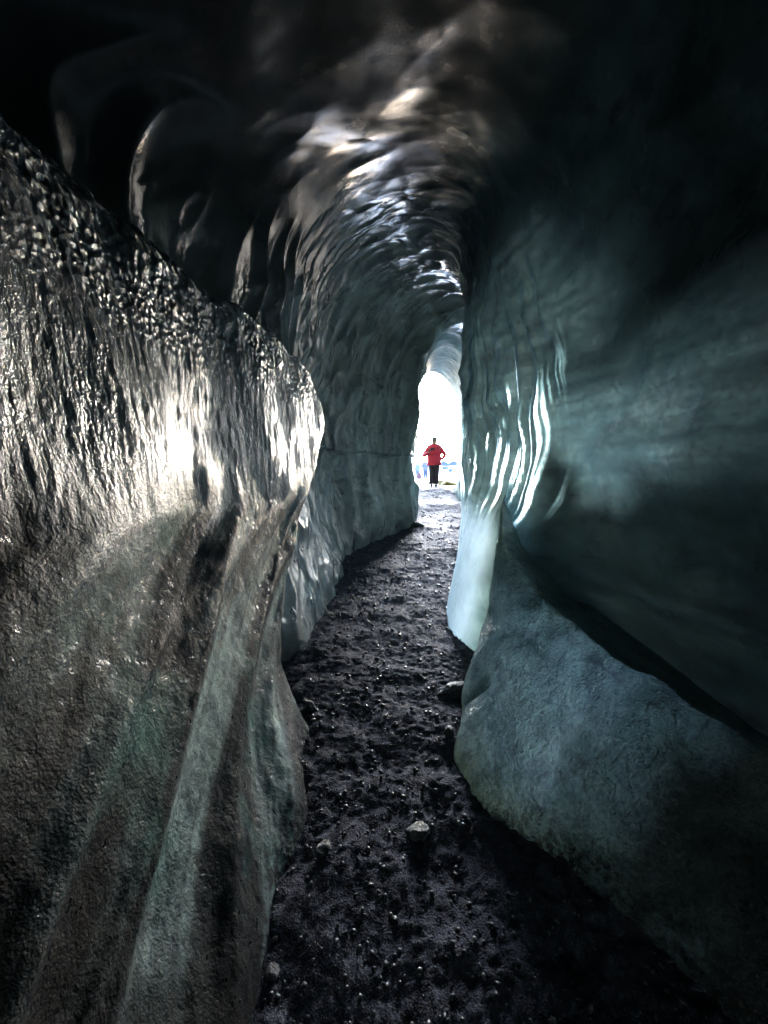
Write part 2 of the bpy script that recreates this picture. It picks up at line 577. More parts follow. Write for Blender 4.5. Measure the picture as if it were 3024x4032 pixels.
rings = [
    spread(mouth, 1.95, 14.6),  # unseen flare carried on past the mouth to shade the ground crest
    spread(mouth, 1.5, 13.5),
    spread(mouth, 1.2, 12.35),
    mouth,
    pr(9.6, [(1590, 2100), (1600, 2000), (1610, 1880), (1618, 1750), (1638, 1630), (1652, 1530), (1672, 1440), (1710, 1390), (1765, 1392), (1815, 1440), (1842, 1540), (1850, 1660), (1850, 1780), (1838, 1880), (1822, 1995), (1822, 2080)]),
    pr(7.9, [(1600, 2130), (1610, 2050), (1620, 1920), (1626, 1780), (1640, 1640), (1650, 1530), (1678, 1410), (1725, 1330), (1790, 1290), (1845, 1330), (1875, 1440), (1884, 1600), (1884, 1760), (1870, 1890), (1850, 2040), (1850, 2120)]),
    pr(7.3, [(1622, 2150), (1624, 2072), (1634, 1950), (1637, 1800), (1648, 1640), (1656, 1520), (1685, 1390), (1735, 1300), (1800, 1240), (1860, 1260), (1890, 1400), (1900, 1560), (1900, 1750), (1890, 1900), (1870, 2060), (1870, 2140)]),
    pr(6.7, [(1560, 2170), (1568, 2110), (1572, 1990), (1556, 1830), (1550, 1660), (1555, 1520), (1590, 1370), (1660, 1240), (1770, 1175), (1850, 1200), (1885, 1350), (1892, 1540), (1892, 1740), (1882, 1910), (1862, 2100), (1862, 2180)]),
    pr(5.2, [(1370, 2290), (1378, 2196), (1345, 2050), (1310, 1880), (1295, 1700), (1300, 1500), (1350, 1290), (1480, 1130), (1660, 1060), (1800, 1080), (1856, 1210), (1868, 1450), (1870, 1700), (1862, 1950), (1838, 2190), (1838, 2280)]),
    pr(4.3, [(1325, 2400), (1335, 2290), (1275, 2100), (1225, 1880), (1205, 1680), (1210, 1450), (1270, 1210), (1420, 1020), (1640, 930), (1790, 975), (1836, 1150), (1829, 1400), (1832, 1650), (1826, 1945), (1806, 2285), (1800, 2400)]),
    pr(3.4, [(1255, 2560), (1280, 2430), (1205, 2200), (1160, 1950), (1130, 1700), (1130, 1400), (1200, 1090), (1370, 860), (1620, 760), (1850, 810), (1910, 1020), (1905, 1350), (1895, 1650), (1860, 1960), (1755, 2425), (1748, 2540)]),
    pr(2.7, [(1130, 2850), (1175, 2600), (1090, 2350), (1020, 2000), (980, 1700), (980, 1350), (1080, 950), (1300, 680), (1620, 560), (1930, 620), (2060, 850), (2080, 1250), (2060, 1650), (1995, 2050), (1862, 2590), (1850, 2750)]),
    wr(2.15, [(-1.0, -1.8), (-1.0, -1.4), (-1.03, -.7), (-1.06, 0), (-1.10, .5), (-1.08, 1.05), (-.84, 1.5), (-.35, 1.85), (.3, 1.92), (.82, 1.65), (1.08, 1.15), (1.13, .55), (1.14, 0), (1.16, -.5), (1.3, -.85), (1.5, -1.8)]),
    wr(1.4, [(-1.35, -1.8), (-1.35, -1.5), (-1.35, -.7), (-1.35, 0), (-1.35, .5), (-1.30, 1.05), (-.98, 1.45), (-.4, 1.7), (.3, 1.75), (.85, 1.5), (1.12, 1.0), (1.15, .5), (1.15, 0), (1.3, -.5), (1.5, -.80), (1.55, -1.2)]),
    wr(0.6, [(-1.8, -1.8), (-1.8, -1.5), (-1.85, -.7), (-1.85, 0), (-1.8, .5), (-1.6, 1.0), (-1.15, 1.35), (-.4, 1.6), (.3, 1.65), (.85, 1.4), (1.1, 1.0), (1.14, .5), (1.15, 0), (1.24, -.5), (1.45, -.82), (1.62, -1.4)]),
    wr(-1.0, [(-1.8, -1.8), (-1.8, -1.5), (-1.85, -.7), (-1.85, 0), (-1.8, .5), (-1.6, .95), (-1.15, 1.3), (-.4, 1.55), (.3, 1.6), (.85, 1.4), (1.1, 1.0), (1.14, .5), (1.15, 0), (1.24, -.5), (1.45, -.82), (1.65, -1.5)]),
    wr(-3.2, [(-1.6, -1.9), (-1.6, -1.5), (-1.6, -.7), (-1.6, 0), (-1.5, .4), (-1.3, .7), (-1., .95), (-.4, 1.1), (.3, 1.2), (.8, 1.0), (1.0, .7), (1.1, .4), (1.1, 0), (1.2, -.5), (1.4, -.95), (1.5, -1.9)]),
    wr(-4.2, [(-.2, -1.9), (-.2, -1.6), (-.2, -1.3), (-.2, -1), (-.2, -.8), (-.15, -.7), (-.1, -.6), (-.05, -.6), (0, -.6), (.05, -.6), (.1, -.7), (.15, -.8), (.2, -1), (.2, -1.3), (.2, -1.6), (.2, -1.9)]),
]
R = np.array(rings)                       # [ring, s, 3]
NR, NS = 620, 760
tc = np.arange(len(R), dtype=float)
# sample rings: few beyond the mouth and behind the camera, many between
dens = np.array([6, 10, 14, 26, 34, 24, 34, 80, 62, 80, 80, 70, 62, 50, 30, 10, 6], float)
cum = np.concatenate([[0], np.cumsum(dens)]); cum /= cum[-1]
tr = np.interp(np.linspace(0, 1, NR), cum, tc)
V = pchip_axis(R, tc, tr)
sc_ = np.arange(R.shape[1], dtype=float)
sdens = np.array([8, 40, 52, 56, 56, 62, 66, 66, 60, 56, 56, 56, 60, 56, 20], float)
scum = np.concatenate([[0], np.cumsum(sdens)]); scum /= scum[-1]
sr = np.interp(np.linspace(0, 1, NS), scum, sc_)
V = np.swapaxes(pchip_axis(np.swapaxes(V, 0, 1), sc_, sr), 0, 1)
RI, SI = np.meshgrid(tr, sr, indexing='ij')
N = grid_normals(V)
# make normals point into the cave
ctr = V.mean(1, keepdims=True)
sgn = np.sign(np.sum(N * (ctr - V), axis=2).mean())
N = N * sgn
x, y, z = V[..., 0], V[..., 1], V[..., 2]
inside = sstep(2.0, 3.0, RI)                              # calm beyond the mouth
leftm = 1 - sstep(8.0, 9.6, SI)                           # scalloped side
rightm = 1 - leftm
far = sstep(2, 8, y)
wx = x + 0.12 * noise(x * 2, y * 2, z * 2, 31)
wy = y + 0.12 * noise(x * 2, y * 2, z * 2, 32)
wz = z + 0.12 * noise(x * 2, y * 2, z * 2, 33)
# scallops lean along the flow: long up the wall, short along the tunnel
c1 = cups(wx * 1.7 + 0.4 * wy, wy * 2.7 - 0.8 * wz, wz * 1.5 + 0.4 * wy, 5, 34)
c2 = cups(wx * 3.4, wy * 5.2 - 1.5 * wz, wz * 2.8, 9, 34)
low_n = fbm(x * 0.9, y * 0.7, z * 0.9, 3, 51)
patch = 0.55 + 0.45 * noise(x * 0.8, y * 0.8, z * 0.8, 77)
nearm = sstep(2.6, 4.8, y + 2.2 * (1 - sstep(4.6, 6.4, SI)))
dsp = leftm * ((0.03 + 0.17 * nearm) * patch * 1.2 * (c1 - 0.25) + (0.01 + 0.05 * nearm) * (1.2 - patch) * (c2 - 0.25)) + 0.05 * low_n
dsp += rightm * (0.06 * (cups(wx * 1.9, wy * 2.2, wz * 2.8, 15) - 0.25) + 0.03 * fbm(x * 3, y * 3, z * 3, 4, 61))
# flowing columns of ice on the right wall: vertical ribs
ribm = sstep(10.2, 11.0, SI) * (1 - sstep(12.6, 13.3, SI)) * sstep(2.3, 2.7, y) * (1 - sstep(4.6, 5.2, y))
ph = y * 6.4 + 0.55 * np.sin(z * 2.6 + 1.0) + 1.5 * noise(0 * x, y * 1.5, z * 1.2, 81) + 0.35 * noise(0 * x, y * 5, z * 3, 82) + 0.25 * z
rib = 1 - np.abs((ph % 1.0) * 2 - 1)
rib2 = np.sin(2 * math.pi * (ph * 2.3 + 0.6 * noise(0 * x, y * 3, z * 2, 83)))
dsp += ribm * (0.045 * sstep(0, 1, rib) + 0.007 * rib2 - 0.01)
# tall folds in the left wall above the bank
fo = y * 3.6 + 0.9 * z + 1.6 * noise(x * 0.8, y * 1.1, z * 0.9, 86) + 0.5 * noise(x * 2, y * 3, z * 2.4, 87)
fo = 1 - np.abs((fo % 1.0) * 2 - 1)
dsp += (1 - sstep(5.2, 6.6, SI)) * sstep(1.0, 1.6, y) * (1 - sstep(3.4, 4.4, y)) * sstep(0.2, 0.7, z) * 0.085 * (fo ** 1.5 - 0.3) * (0.6 + 0.7 * noise(x * 1.3, y * 1.7, z * 1.5, 88))
dsp *= 1 - 0.75 * sstep(7.6, 9.4, y)
# a straight parting in the far left wall
dsp -= leftm * 0.05 * np.exp(-((z - 0.30 - 0.02 * noise(0 * x, y * 2, 0 * z, 3)) / 0.018) ** 2) * sstep(4.0, 4.8, y)
dsp += leftm * 0.03 * sstep(0.27, 0.30, z) * (1 - sstep(0.3, 0.9, z)) * sstep(4.0, 4.8, y)
fin_m = sstep(12.9, 13.3, SI) * sstep(2.3, 2.8, y) * (1 - sstep(4.4, 4.9, y))
dsp = dsp * (1 - 0.7 * fin_m)
V = V + N * (dsp * inside)[..., None]

# how much daylight the ice lets through: little in the roof, more low in the right wall and near the mouth, most in the clear flutes
zz0, yy0 = V[..., 2], V[..., 1]
thin = 0.0 * V[..., 0]
thin += 0.004 * sstep(11.0, 11.9, yy0) * (1 - sstep(12.3, 12.8, yy0)) * sstep(5.5, 6.5, SI)
thin += 0.025 * sstep(6.95, 7.15, yy0) * (1 - sstep(7.5, 7.9, yy0)) * (1 - sstep(3.2, 3.8, SI))  # glow added to stand in for light grazing this wall edge
thin += 0.022 * sstep(6.8, 9.5, yy0) * sstep(5.0, 7.0, SI)
wall_t = sstep(9.4, 11.0, SI) * (1 - sstep(-0.2, 0.8, zz0 + 0.3 * noise(V[..., 0], yy0 * 1.3, zz0, 203))) * sstep(0.75, 2.3, yy0) * (1 - 0.6 * sstep(2.4, 3.2, yy0))
thin += 0.010 * sstep(9.2, 10.5, SI) * sstep(1.6, 2.6, yy0) * (1 - sstep(1.0, 1.9, zz0)) * (1 - sstep(4.6, 5.2, yy0))
thin += 0.10 * wall_t * (0.75 + 0.5 * fbm(V[..., 0], yy0 * 1.1, zz0 * 1.6, 4, 201)) * (1 - sstep(4.4, 5.2, yy0))
thin *= 1 - 0.97 * sstep(11.85, 12.4, SI + 0.35 * noise(V[..., 0] * 3, yy0 * 3, zz0 * 3, 207)) * (1 - sstep(2.4, 2.8, yy0))
foot = 1 - sstep(-0.5, -0.15, zz0)
fm = sstep(12.3, 13.0, SI) * sstep(2.65, 2.95, yy0) * (1 - sstep(4.6, 5.2, yy0))
thin += 0.055 * fm * foot
lw_ = 0.10 + 0.10 * noise(yy0 * 2.5, zz0 * 2.0, 0 * zz0, 210)
fl = np.exp(-((rib - 0.86) / lw_.clip(0.05, 1)) ** 4) * sstep(-0.1, 0.25, noise(yy0 * 3.3, zz0 * 1.6, 0 * zz0, 211) + 0.4 * noise(yy0 * 9, zz0 * 7, 0 * zz0, 212))
fl = fl + 0.7 * sstep(0.72, 0.95, rib2) * sstep(0.0, 0.3, noise(yy0 * 5, zz0 * 1.2, 0 * zz0, 213))
zone = ribm * sstep(-0.42, -0.22, zz0 + 0.12 * noise(yy0 * 9, 0 * zz0, 0 * zz0, 214)) * (1 - sstep(0.25, 0.65, zz0 + 0.35 * noise(yy0 * 6, 0 * zz0, 0 * zz0, 215)))
thin += 0.5 * fl * zone
# a diagonal crack low in the right wall with clearer ice under it
ck_y = np.array([1.2, 1.95, 2.05, 2.33, 2.65, 3.05])
ck_z = np.array([-.60, -.46, -.39, -.31, -.27, -.17])
cz = np.interp(yy0, ck_y, ck_z) + 0.012 * noise(yy0 * 14, 0 * zz0, 0 * zz0, 221)
onw = sstep(10.4, 10.9, SI) * (1 - sstep(12.4, 12.8, SI)) * sstep(1.6, 2.0, yy0) * (1 - sstep(2.9, 3.1, yy0))
thin *= 1 - 0.7 * onw * np.exp(-((zz0 - cz) / 0.010) ** 2)
thin *= 1 + 0.9 * onw * (1 - sstep(0.03, 0.16, cz - zz0)) * sstep(0.0, 0.012, cz - zz0)
thin = np.clip(thin, 0, 0.9)

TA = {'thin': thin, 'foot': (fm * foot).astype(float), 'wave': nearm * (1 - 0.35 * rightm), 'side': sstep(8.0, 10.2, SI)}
jL = int(np.searchsorted(sr, 5.2))
jR = int(np.searchsorted(sr, 9.3))
jF = int(np.searchsorted(sr, 12.7))
rA = int(np.searchsorted(-V[:, NS // 2, 1], -4.55))
rB = int(np.searchsorted(-V[:, NS // 2, 1], -2.45))
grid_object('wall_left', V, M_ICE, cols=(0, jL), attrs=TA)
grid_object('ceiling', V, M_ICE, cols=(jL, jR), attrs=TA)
jP = int(np.searchsorted(sr, 10.1))
grid_object('wall_right', V, M_ICE, rows=(0, rA), cols=(jR, NS - 1), attrs=TA)
grid_object('wall_right', V, M_ICE, rows=(rB, NR - 1), cols=(jR, NS - 1), attrs=TA)
grid_object('wall_right', V, M_ICE, rows=(rA, rB), cols=(jR, jP), attrs=TA)
tag(grid_object('ice_pillar', V, M_ICE, rows=(rA, rB), cols=(jP, NS - 1), kind=None, attrs=TA),
    'ribbed ice pillar right of the path with bright upright flutes and a pale blue foot', 'ice pillar')

# ------------------------------------------------------------------ the big left bank of ice: shelf top about 0.9 m above the lens
ys = [-3.5, -1.5, 0.0, 0.6, 1.0, 1.4, 1.8, 2.2, 2.6]
prof = [  # z, x at each of the ys, then y of the end
    (-1.75, -.30, -1.0, 1.55),
    (-1.42, -.36, -.36, 1.85),
    (-1.10, -.53, -.56, 2.1),
    (-.85, -.60, -.62, 2.25),
    (-.35, -.84, -.62, 2.65),
    (.15, -.93, -.53, 3.05),
    (.45, -.96, -.50, 3.2),
    (.72, -.98, -.55, 3.0),
    (.88, -1.03, -.82, 2.02),
    (1.00, -1.12, -1.05, 1.85),
    (1.02, -1.45, -1.5, 1.8),
    (.98, -2.1, -2.2, 1.8),
]
rows_ = []
for (zz, xa, xb, ye) in prof:
    row = []
    for k, f in enumerate([-1.9, -1.0, -.35, -.0, .2, .4, .6, .8, .93, 1.0]):
        yy = f * ye if f >= 0 else f * 1.8
        t = max(0, f) ** 2.0
        hollow = 0.17 * math.exp(-(max(yy, 0) / 0.8) ** 2) * float(sstep(-0.9, -0.3, zz)) * (1 if zz < 0.95 else 0.5)
        row.append((xa * (1 - t) + xb * t + hollow if zz > -1.6 else xa, yy, zz))
    # wrap round the end and away to the left
    row.append((row[-1][0] - 0.10, ye + 0.04, zz))
    row.append((row[-1][0] - 0.35, ye - 0.02, zz))
    row.append((row[-1][0] - 0.8, ye - 0.25, zz))
    rows_.append(row)
A = np.array(rows_)
NA, MA = 520, 540
ta = np.linspace(0, len(A) - 1, NA)
tb_c = np.arange(A.shape[1], dtype=float)
bd = np.array([8, 12, 30, 60, 70, 80, 90, 60, 40, 24, 16, 8], float)
bc = np.concatenate([[0], np.cumsum(bd)]); bc /= bc[-1]
tb = np.interp(np.linspace(0, 1, MA), bc, tb_c)
VA = pchip_axis(A, np.arange(len(A), dtype=float), ta)
VA = np.swapaxes(pchip_axis(np.swapaxes(VA, 0, 1), tb_c, tb), 0, 1)
NA_ = grid_normals(VA)
NA_ *= np.sign(NA_[NA // 2, MA // 2, 0])
x, y, z = VA[..., 0], VA[..., 1], VA[..., 2]
BI = np.broadcast_to(tb, x.shape)
calm = 1 - 0.6 * sstep(9.0, 10.0, BI)
up = sstep(-0.4, 0.2, z)
lean = y - 1.7 * np.minimum(z + 0.15, 0)                                        # folds lean down towards the camera
d_ = 0.07 * fbm(x * 1.2, lean * 1.6, z * 0.8, 3, 5)
d_ += (1 - up) * 0.10 * (cups(x * 1.2, lean * 2.2, z * 1.4, 12) - 0.2)
d_ += up * 0.018 * (cups(x * 3, y * 6.0 + 0.6 * z, z * 2.2, 22) - 0.2)
d_ += up * 0.0045 * fbm(x * 46, y * 60, z * 12, 2, 41) + (1 - up) * (0.006 * fbm(x * 11, y * 11, z * 10, 4, 42) + 0.008 * fbm(x * 9, lean * 9, z * 4, 3, 44))
d_ += sstep(0.5, 0.9, z) * 0.035 * fbm(x * 9, y * 9, z * 9, 4, 47)
VA = VA + NA_ * (d_ * calm)[..., None]
uvA = np.stack([VA[..., 1] - 1.7 * np.minimum(VA[..., 2] + 0.15, 0), VA[..., 2]], -1)
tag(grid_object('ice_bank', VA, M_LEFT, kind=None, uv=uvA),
    'huge dark wet bank left of the path with a glittering streaked face', 'ice bank')

# ------------------------------------------------------------------ the low blue bank at the right of the path
cols_ = []
#  y,   base x, ridge x, ridge z
bank = [
    (-4.4, 1.20, 1.50, -1.10),
    (-1.5, 1.20, 1.50, -1.10),
    (0.10, 1.18, 1.45, -1.05),
    (0.60, 1.08, 1.38, -1.0),
    (0.95, 0.90, 1.34, -.95),
    (1.18, 0.66, 1.25, -.91),
    (1.36, 0.43, 1.16, -.88),
    (1.52, 0.335, 1.08, -.86),
    (1.70, 0.33, .99, -.83),
    (2.00, 0.42, .86, -.69),
    (2.25, 0.50, .78, -.55),
    (2.42, 0.60, .76, -.42),
    (2.56, 0.70, .80, -.30),
    (2.75, 0.84, .87, -.18),
    (2.95, 0.95, .97, -.06),
]
for (yy, xb, xr, zr) in bank:
    g = float(ground_base(xb, yy))
    cc_ = [(xb + 0.02, yy, g - 0.35), (xb, yy, g - 0.02)]
    for f, bul in ((0.25, .03), (0.5, .05), (0.75, .045), (0.93, .03)):
        cc_.append((xb + (xr - xb) * f - bul * 0.7, yy, g + (zr - g) * f + bul))
    cc_ += [(xr, yy, zr), (xr + 0.07, yy + 0.02, zr - 0.05), (xr + 0.2, yy + 0.02, zr - 0.15), (max(xr + 0.35, 1.7) if yy < 1.95 else xr + 0.6, yy + 0.02, zr - 0.25)]
    cols_.append(cc_)
C3 = np.array(cols_)
NC, MC = 380, 260
VC = pchip_axis(C3, np.arange(len(C3), dtype=float), np.interp(np.linspace(0, 1, NC), [0, .06, 1], [0, 2, len(C3) - 1]))
VC = np.swapaxes(pchip_axis(np.swapaxes(VC, 0, 1), np.arange(C3.shape[1], dtype=float), np.linspace(0, C3.shape[1] - 1, MC)), 0, 1)
Nc = grid_normals(VC)
Nc *= np.sign(Nc[NC // 2, MC // 3, 2])
x, y, z = VC[..., 0], VC[..., 1], VC[..., 2]
d_ = 0.06 * fbm(x * 2, y * 2, z * 2, 3, 91) + 0.018 * fbm(x * 8, y * 8, z * 8, 5, 92)
d_ -= 0.05 * np.exp(-(((y - 1.93) + 0.4 * (z + 1.1)) / 0.03) ** 2) * np.exp(-((z + 1.15) / 0.1) ** 2)
VC = VC + Nc * d_[..., None]
thinC = 0.8 * sstep(1.08, 1.65, y + 0.12 * noise(x * 5, y * 5, z * 5, 97) - 0.1 * (x - 0.4)) * (0.8 + 0.5 * fbm(x * 2, y * 2, z * 2, 3, 95))
CI = np.broadcast_to(np.linspace(0, C3.shape[1] - 1, MC)[None, :], x.shape)
thinC *= (1 - 0.6 * sstep(2.2, 2.6, y)) * (1 - sstep(6.0, 6.5, CI))
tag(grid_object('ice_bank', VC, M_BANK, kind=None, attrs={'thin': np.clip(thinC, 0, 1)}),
    'low pale blue-green bank of grainy ice sloping up to the right of the path', 'ice bank')

# ------------------------------------------------------------------ path of black gravel
NX, NY = 420, 760
gx = np.linspace(-1.9, 3.4, NX)
gt = np.linspace(0, 1, NY)
gy = np.interp(gt, [0, .08, .55, .8, 1], [-4.3, 0.4, 2.8, 6.0, 15.0])
GX, GY = np.meshgrid(gx, gy, indexing='ij')
GX = GX + 0.0
def ground_full(GX, GY):
    z = ground_base(GX, GY)
    z = z + 0.05 * fbm(GX * 1.3, GY * 1.3, 0 * GX, 3, 101) + 0.024 * fbm(GX * 6, GY * 7, 0 * GX, 3, 102)
    c_ = cups(GX * 22, GY * 22, 0 * GX + 0.5, 103, 10)
    z = z - 0.005 * c_
    z = z + 0.008 * fbm(GX * 45, GY * 45, 0 * GX, 2, 107)
    return z
GZ = ground_full(GX, GY) - 0.9 * sstep(1.25, 1.9, GX) * (1 - sstep(1.9, 2.4, GY))  # sunk out of view to let daylight in behind the low bank
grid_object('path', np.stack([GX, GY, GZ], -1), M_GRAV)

# ------------------------------------------------------------------ outside the mouth
def ground_z(x, y):
    return float(ground_full(np.array([[x]], float), np.array([[y]], float))[0, 0])


n_ = 70
ux = np.sinh(np.linspace(-6, 6, n_)) * 4.0
uy = 14.2 + (np.exp(np.linspace(0, 6.6, n_)) - 1) * 1.6
UX, UY = np.meshgrid(ux, uy, indexing='ij')
UZ = -0.50 + 0.06 * fbm(UX * 0.5, UY * 0.5, 0 * UX, 3, 120)
UZ = UZ + 4.5 * np.exp(-((UX - 22) / 20) ** 2 - ((UY - 110) / 28) ** 2)
grid_object('snowfield', np.stack([UX, UY, UZ], -1), M_SNOW)
UX, UY = np.meshgrid(2.1 + (np.exp(np.linspace(0, 5.5, 60)) - 1) * 0.8, np.linspace(-60, 14.15, 120), indexing='ij')
grid_object('snowfield', np.stack([UX, UY, -2.25 + 0.12 * fbm(UX * 0.4, UY * 0.4, 0 * UX, 3, 121)], -1), M_SNOW)  # unseen sheet added beside the cave to bounce daylight into the low bank


def rock(name, size, seed, mat, sub=4, rough=0.28, parent=None):
    bm = bmesh.new()
    bmesh.ops.create_icosphere(bm, subdivisions=sub, radius=1.0)
    co = np.array([v.co[:] for v in bm.verts])
    k = 1 + rough * fbm(co[:, 0] * 1.3 + seed, co[:, 1] * 1.3, co[:, 2] * 1.3, 3, seed) + 0.08 * fbm(co[:, 0] * 3, co[:, 1] * 3, co[:, 2] * 3, 3, seed)
    # a few flat broken faces
    r = np.random.default_rng(seed)
    co = co * k[:, None]
    for _ in range(11):
        d = r.normal(size=3); d /= np.linalg.norm(d)
        h = co @ d
        over = np.clip(h - r.uniform(0.5, 0.8), 0, None)
        co = co - d[None] * (over * 0.95)[:, None]
    co = co * np.array(size)[None]
    for v, p in zip(bm.verts, co):
        v.co = p
    me = bpy.data.meshes.new(name)
    bm.to_mesh(me); bm.free()
    me.polygons.foreach_set('use_smooth', np.ones(len(me.polygons), bool))
    me.materials.append(mat)
    o = bpy.data.objects.new(name, me)
    COL.objects.link(o)
    if parent: o.parent = parent
    return o


M_MOSS = simple('dry_moss', (0.14, 0.095, 0.018), 0.9)
M_OCHRE = simple('ochre_gravel', (0.11, 0.075, 0.03), 0.9)
def mat_slab():
    n = NT('dark_wet_stone')
    o = n.map()
    n.set(Base_Color=n.ramp(n.noise(o, 22, 6, 0.7), [(0.35, (0.02, 0.021, 0.026)), (0.6, (0.10, 0.105, 0.12)), (0.7, (0.25, 0.26, 0.27))]), Roughness=0.4,
          Normal=n.bump(n.noise(o, 35, 6, 0.75), 1.0, 0.03))
    return n.m


M_GRAV2 = mat_slab()
M_FARROCK = simple('blue_grey_rock', (0.035, 0.042, 0.058), 0.8)

# stones on the path: photo position, half size, label
stones = [
    (1640, 3300, (.052, .045, .034), M_STONE, 'pale speckled stone standing alone in the middle of the near path', 3),
    (1800, 2730, (.075, .17, .035), M_GRAV2, 'flat wet slab half sunk in gravel beside the foot of the blue bank', 5),
    (1765, 2895, (.035, .03, .03), M_STONE, 'small rounded stone at the right edge of the path below the flat slab', 8),
    (1160, 3240, (.035, .03, .022), M_STONE, 'small grey stone at the left edge of the path under the dark bank', 11),
    (1072, 3830, (.026, .022, .02), M_STONE, 'small pale stone in the lower left corner of the gravel', 14),
    (1215, 2800, (.035, .05, .045), M_STONE, 'broken glassy lump at the left path edge where the wall bulges out', 17),
    (1640, 2075, (.20, .10, .07), M_GRAV2, 'dark lump of gravelly ice at the base of the far left corner', 21),
    (1275, 3370, (.022, .028, .016), M_STONE, 'tiny bright chip on the left half of the near path', 24),
]
for px, py, sz, m, lab, sd in stones:
    x_, y_, z_ = P_ground(px, py)
    o = rock('stone', sz, sd, m, sub=4, rough=0.5 if m is M_GRAV2 else 0.32)
    o.location = (x_, y_, ground_z(x_, y_) + sz[2] * 0.15)
    o.rotation_euler = (0.1, 0.15, sd)
    tag(o, lab, 'stone')

# loose pebbles lying all over the path
def pebbles(n):
    t = (1 + 5 ** 0.5) / 2
    base = np.array([(-1, t, 0), (1, t, 0), (-1, -t, 0), (1, -t, 0), (0, -1, t), (0, 1, t), (0, -1, -t), (0, 1, -t), (t, 0, -1), (t, 0, 1), (-t, 0, -1), (-t, 0, 1)]) / 1.9
    fc = np.array([(0, 11, 5), (0, 5, 1), (0, 1, 7), (0, 7, 10), (0, 10, 11), (1, 5, 9), (5, 11, 4), (11, 10, 2), (10, 7, 6), (7, 1, 8), (3, 9, 4), (3, 4, 2), (3, 2, 6), (3, 6, 8), (3, 8, 9), (4, 9, 5), (2, 4, 11), (6, 2, 10), (8, 6, 7), (9, 8, 1)])
    y_ = 0.75 * np.exp(rng.uniform(0, 1, n) * math.log(9.0 / 0.75))
    x_ = rng.uniform(-0.6, 1.05, n) + 0.04 * y_
    x_ = np.where(y_ > 4.5, rng.uniform(-0.6, 1.7, n), x_)
    z_ = ground_full(x_[:, None], y_[:, None])[:, 0]
    s_ = (0.0022 + 0.009 * rng.uniform(0, 1, n) ** 7) * (0.8 + 0.22 * y_)
    sc = s_[:, None] * rng.uniform(0.6, 1.3, (n, 3)) * np.array([1, 1, 0.7])
    v = base[None] * (1 + 0.25 * rng.normal(size=(n, 12, 1))) * sc[:, None, :]
    a = rng.uniform(0, 6.28, n)
    ca, sa = np.cos(a)[:, None], np.sin(a)[:, None]
    v = np.stack([v[..., 0] * ca - v[..., 1] * sa, v[..., 0] * sa + v[..., 1] * ca, v[..., 2]], -1)
    v = v + np.stack([x_, y_, z_ + s_ * 0.3], -1)[:, None, :]
    f = fc[None] + (np.arange(n) * 12)[:, None, None]
    me = bpy.data.meshes.new('pebbles')
    V_ = v.reshape(-1, 3); F_ = f.reshape(-1, 3)
    me.vertices.add(len(V_)); me.vertices.foreach_set('co', V_.astype(np.float32).ravel())
    me.loops.add(F_.size); me.loops.foreach_set('vertex_index', F_.astype(np.int32).ravel())
    me.polygons.add(len(F_)); me.polygons.foreach_set('loop_start', np.arange(0, F_.size, 3, dtype=np.int32))
    me.polygons.foreach_set('loop_total', np.full(len(F_), 3, np.int32))
    me.update(calc_edges=True)
    me.materials.append(M_PEB)
    o = bpy.data.objects.new('pebbles', me)
    COL.objects.link(o)
    o['kind'] = 'stuff'; o['label'] = 'small loose wet pebbles strewn over the black gravel path'; o['category'] = 'pebbles'


def mat_peb():
    n = NT('pebble')
    v = n.noise(n.map(), 23, 2)
    n.set(Base_Color=n.ramp(v, [(0.3, (0.02, 0.02, 0.025)), (0.55, (0.05, 0.05, 0.055)), (0.75, (0.22, 0.22, 0.22))]), Roughness=0.38)
    return n.m


M_PEB = mat_peb()
pebbles(9000)

# mossy mounds and far rocks outside the mouth
for px, py, d, sz, m, lab, sd in [
    (1765, 1916, 16.5, (.62, .5, .30), M_MOSS, 'bright yellow mossy hummock to the right of the person in the red jacket', 31),
    (1722, 1918, 17.6, (.45, .5, .22), M_MOSS, 'smaller yellow mossy hummock behind the legs of the person in red', 37),
    (1668, 1914, 16.2, (.42, .5, .14), M_OCHRE, 'low ochre gravel hump to the left of the person in red', 41),
]:
    x_, y_, _z = P(px, py, d)
    o = rock('mound', sz, sd, m, sub=4, rough=0.5)
    o.location = (x_, y_, -0.52)
    tag(o, lab, 'mound')
k = 0
for px, py, d, sz, lab in [
    (1752, 1829, 70, (1.1, .8, .55), 'blue-grey rock high on the snow slope, nearest to the red jacket'),
    (1784, 1827, 72, (1.0, .8, .5), 'blue-grey rock high on the snow slope, close to the ice at the right'),
    (1752, 1842, 64, (.8, .6, .35), 'blue-grey rock just below the highest one nearest the red jacket'),
    (1773, 1852, 60, (.40, .4, .5), 'upright blue-grey rock in the middle of the snow slope'),
    (1746, 1862, 52, (.5, .4, .2), 'lowest small blue-grey rock on the snow beside the dark trousers'),
]:
    o = rock('rock', sz, 50 + k, M_FARROCK)
    x_, y_, z_ = P(px, py, d)
    o.location = (x_, y_, z_)
    k += 1
    tag(o, lab, 'rock', 'dark rocks on the far snow slope')


